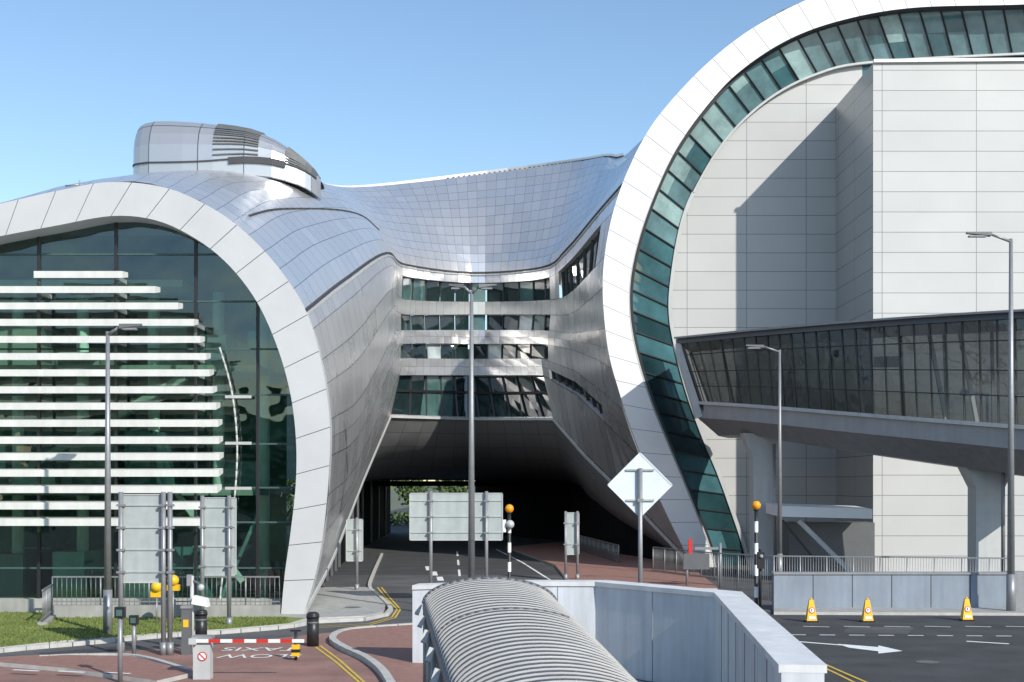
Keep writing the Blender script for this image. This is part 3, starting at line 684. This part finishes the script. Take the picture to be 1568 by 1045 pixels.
for px,py,h in ((184,1046,1.75),(205,1006,1.1)):
    m=MB(); p=G(px,py); m.tube((p.x,p.y,0),(p.x,p.y,h-.2),.055,.055,'steel'); m.box((p.x-.11,p.y-.08,h-.25),(p.x+.11,p.y+.08,h),'black'); m.box((p.x-.07,p.y-.09,h-.2),(p.x+.07,p.y-.08,h-.06),'win1'); m.obj('card_reader_post')
m=MB(); p=G(40,915); m.tube((p.x,p.y,0),(p.x,p.y,.9),.06,.06,'lightgrey'); m.sphere((p.x,p.y,.9),.075,'lightgrey'); m.obj('steel_bollard')
for px,py in ((240,899),(265,889)):
    m=MB(); d=41; c=P(px,py,d); m.sphere(c,.19,'yellow',16,10,.95); m.tube((c.x,d,0),(c.x,d,c.z-.3),.03,.03,'steel'); m.box((c.x-.19,d-.05,c.z-.33),(c.x+.19,d+.15,c.z-.14),'yellow'); m.obj('hazard_lamp')
def railing(name,pts,h,z0=0,sp=.14,k='steel',base=0):
    m=MB()
    for a,b in zip(pts[:-1],pts[1:]):
        a=Vector(a);b=Vector(b);L=(b-a).length;n=max(1,int(L/sp)); u=Vector((0,0,1))
        m.bar(a+u*(z0+h),b+u*(z0+h),.05,.05,k); m.bar(a+u*(z0+.12),b+u*(z0+.12),.04,.04,k)
        for i in range(n+1):
            p=a.lerp(b,i/n); r=.03 if i%10==0 else .009
            m.tube(p+u*z0,p+u*(z0+h),r,r,k,6)
        if base: m.bar(a+u*(z0/2),b+u*(z0/2),.3,z0,'conc')
    return m.obj(name)
railing('railing',[(X(80,43),43,0),(X(428,43),43,0)],.95,.5,.16,'steel',1)
railing('railing.001',[(X(80,43),43,0),(X(65,40.5),40.5,0)],1.0,.2,.16,'steel',1)
m=MB(); x0,x1=X(1185,46.2),X(1546,46.2); zt_=Z(880,46.2)
m.box((x0,46.2,0),(x1,46.5,zt_),'lowwall'); m.box((x0-.03,46.15,zt_+.002),(x1+.03,46.55,zt_+.08),'greypaint')
for k in range(1,6): x=x0+(x1-x0)*k/6; m.box((x-.012,46.19,0),(x+.012,46.2,zt_),'gap')
m.box((x1+.01,46.1,0),(x1+3,46.6,zt_+.1),'greypaint')
m.obj('low_wall')
railing('metal_fence',[(X(1100,52),52,0),(X(1185,50),50,0),(X(1545,48.5),48.5,0)],1.75,0,.1,'steel')
railing('metal_fence.001',[(X(1000,66),66,0),(X(1100,60),60,0)],1.3,0,.12)
railing('metal_fence.002',[(6.0,72,0),(3.8,92,0)],1.0,.1,.16)
def cone(px,py,tilt=0):
    m=MB(); p=G(px,py); x,y=p.x,p.y; w=.17
    m.box((x-.21,y-.18,.011),(x+.21,y+.18,.06),'black')
    b=[Vector((x-w,y-.15,.06)),Vector((x+w,y-.15,.06)),Vector((x+w,y+.15,.06)),Vector((x-w,y+.15,.06))]
    t=[Vector((x-.07,y-.05,.74)),Vector((x+.07,y-.05,.74)),Vector((x+.07,y+.05,.74)),Vector((x-.07,y+.05,.74))]
    m.hexa(b+t,'yellow'); m.tube((x,y,.74),(x,y,.79),.05,.035,'yellow')
    c=Vector((x,y-.1,.40)); nn=Vector((0,-.98,.15)).normalized()
    m.tube(c,c+nn*.015,.10,.10,'redp',20); m.tube(c+nn*.015,c+nn*.021,.075,.075,'white',20)
    m.box((x-.02,y-.13,.36),(x-.0,y-.12,.45),'black')
    m.box((x-.11,y-.15,.12),(x+.11,y-.13,.2),'white')
    o=m.obj('no_parking_cone')
cone(1242,953);cone(1328,953);cone(1480,951)
m=MB(); p=G(1530,934); m.tube((p.x-.35,p.y,.2),(p.x+.35,p.y,.32),.2,.06,'yellow',4); m.box((p.x-.4,p.y-.22,.02),(p.x-.33,p.y+.22,.44),'black'); m.obj('fallen_no_parking_cone')
m=MB(); d=56
for px,yt in ((1052,850),(1103,832)): x=X(px,d); m.tube((x,d,0),(x,d,Z(yt,d)),.06,.06,'steel')
m.box((X(1046,d),d-.1,Z(872,d)),(X(1086,d),d+.05,Z(848,d)),'dgrey'); m.box((X(1054,d),d-.05,Z(848,d)),(X(1060,d),d+.05,Z(826,d)),'redp'); m.box((X(1064,d),d-.05,Z(842,d)),(X(1100,d),d,Z(838,d)),'steel')
m.obj('height_barrier_post')
def tree(x,y,h,r,n=900,name='tree'):
    E=empty(name); m=MB(); m.tube((x,y,0),(x+.2,y,h*.55),h*.035,h*.018,'bark')
    cl=[]
    for i in range(7):
        a=random.uniform(0,6.28); q=Vector((x+math.cos(a)*r*.55*random.random(),y+math.sin(a)*r*.55*random.random(),h*random.uniform(.45,.85))); cl.append(q)
        m.tube((x+.1,y,h*.35),q,h*.012,h*.004,'bark',6)
    m.obj('trunk',E); m=MB()
    for i in range(n):
        c=random.choice(cl); v=Vector((random.gauss(0,1),random.gauss(0,1),random.gauss(0,.8))).normalized()*r*.55*random.random()**.4
        p=c+v; s=r*.09*random.uniform(.6,1.5); a=Vector((random.gauss(0,1),random.gauss(0,1),random.gauss(0,1))).normalized(); b=a.orthogonal().normalized()
        m.face([p-a*s,p+b*s*.6,p+a*s,p-b*s*.6],random.choice(['leaf1','leaf1','leaf2']))
    m.obj('crown',E)
for x,y,h in ((-26,150,7),(-19,158,8),(-13,165,6),(-22,175,9),(-8,170,7),(-3,180,8)): tree(x,y,h,3.4,600)
m=MB()
for i in range(3000):
    p=Vector((random.uniform(-34,6),random.uniform(138,141),random.uniform(0,1.5)**1)); s=.22; a=Vector((random.gauss(0,1),random.gauss(0,1),random.gauss(0,1))).normalized(); b=a.orthogonal().normalized()
    m.face([p-a*s,p+b*s*.6,p+a*s,p-b*s*.6],random.choice(['leaf1','leaf2','leaf2']))
m.obj('hedge')
m=MB()
for k in range(4): m.box((-60,-75,k*3.2),(50,-58,k*3.2+1.2),'conc'); m.box((-60,-74,k*3.2+1.2),(50,-60,k*3.2+3.2),'gap')
m.obj('unseen_reflection_building')  # unseen building added behind the camera for glass and cladding to reflect
for x in (-50,-36,-24,-12,14,26,40): tree(x,-45+random.uniform(-4,4),random.uniform(7,10),4,500)  # unseen tree belt added behind the camera, seen only in reflections
# ================= LIGHT
sv=Vector((5.6,-7.5,5.84)).normalized()
el=math.asin(sv.z); rot=math.atan2(sv.x,sv.y)
w=bpy.data.worlds.new('World'); scene.world=w; w.use_nodes=True; n=w.node_tree.nodes; l=w.node_tree.links
sk=n.new('ShaderNodeTexSky'); sk.sky_type='NISHITA'; sk.sun_disc=False; sk.sun_elevation=el; sk.sun_rotation=rot; sk.air_density=1.1; sk.dust_density=.25; sk.ozone_density=1.9
hs=n.new('ShaderNodeHueSaturation'); hs.inputs['Saturation'].default_value=1.06; hs.inputs['Value'].default_value=1.16
bg=n['Background']; bg.inputs['Strength'].default_value=.15; l.new(sk.outputs[0],hs.inputs['Color']); l.new(hs.outputs[0],bg.inputs['Color'])
sl=bpy.data.lights.new('sun','SUN'); sl.energy=4.7; sl.angle=math.radians(.5); sl.color=(1,.955,.88)
so=bpy.data.objects.new('sun',sl); scene.collection.objects.link(so); so.rotation_euler=(-sv).to_track_quat('-Z','Y').to_euler()
# ================= CAMERA
cam=bpy.data.cameras.new('camera'); co=bpy.data.objects.new('camera',cam); scene.collection.objects.link(co); scene.camera=co
co.location=(0,0,H); co.rotation_euler=(math.pi/2,0,0); cam.sensor_width=36; cam.lens=F/1568*36; cam.shift_y=(HY-522.5)/1568; cam.clip_end=6000; cam.clip_start=.1
scene.view_settings.view_transform='Standard'; scene.view_settings.look='None'; scene.view_settings.exposure=0
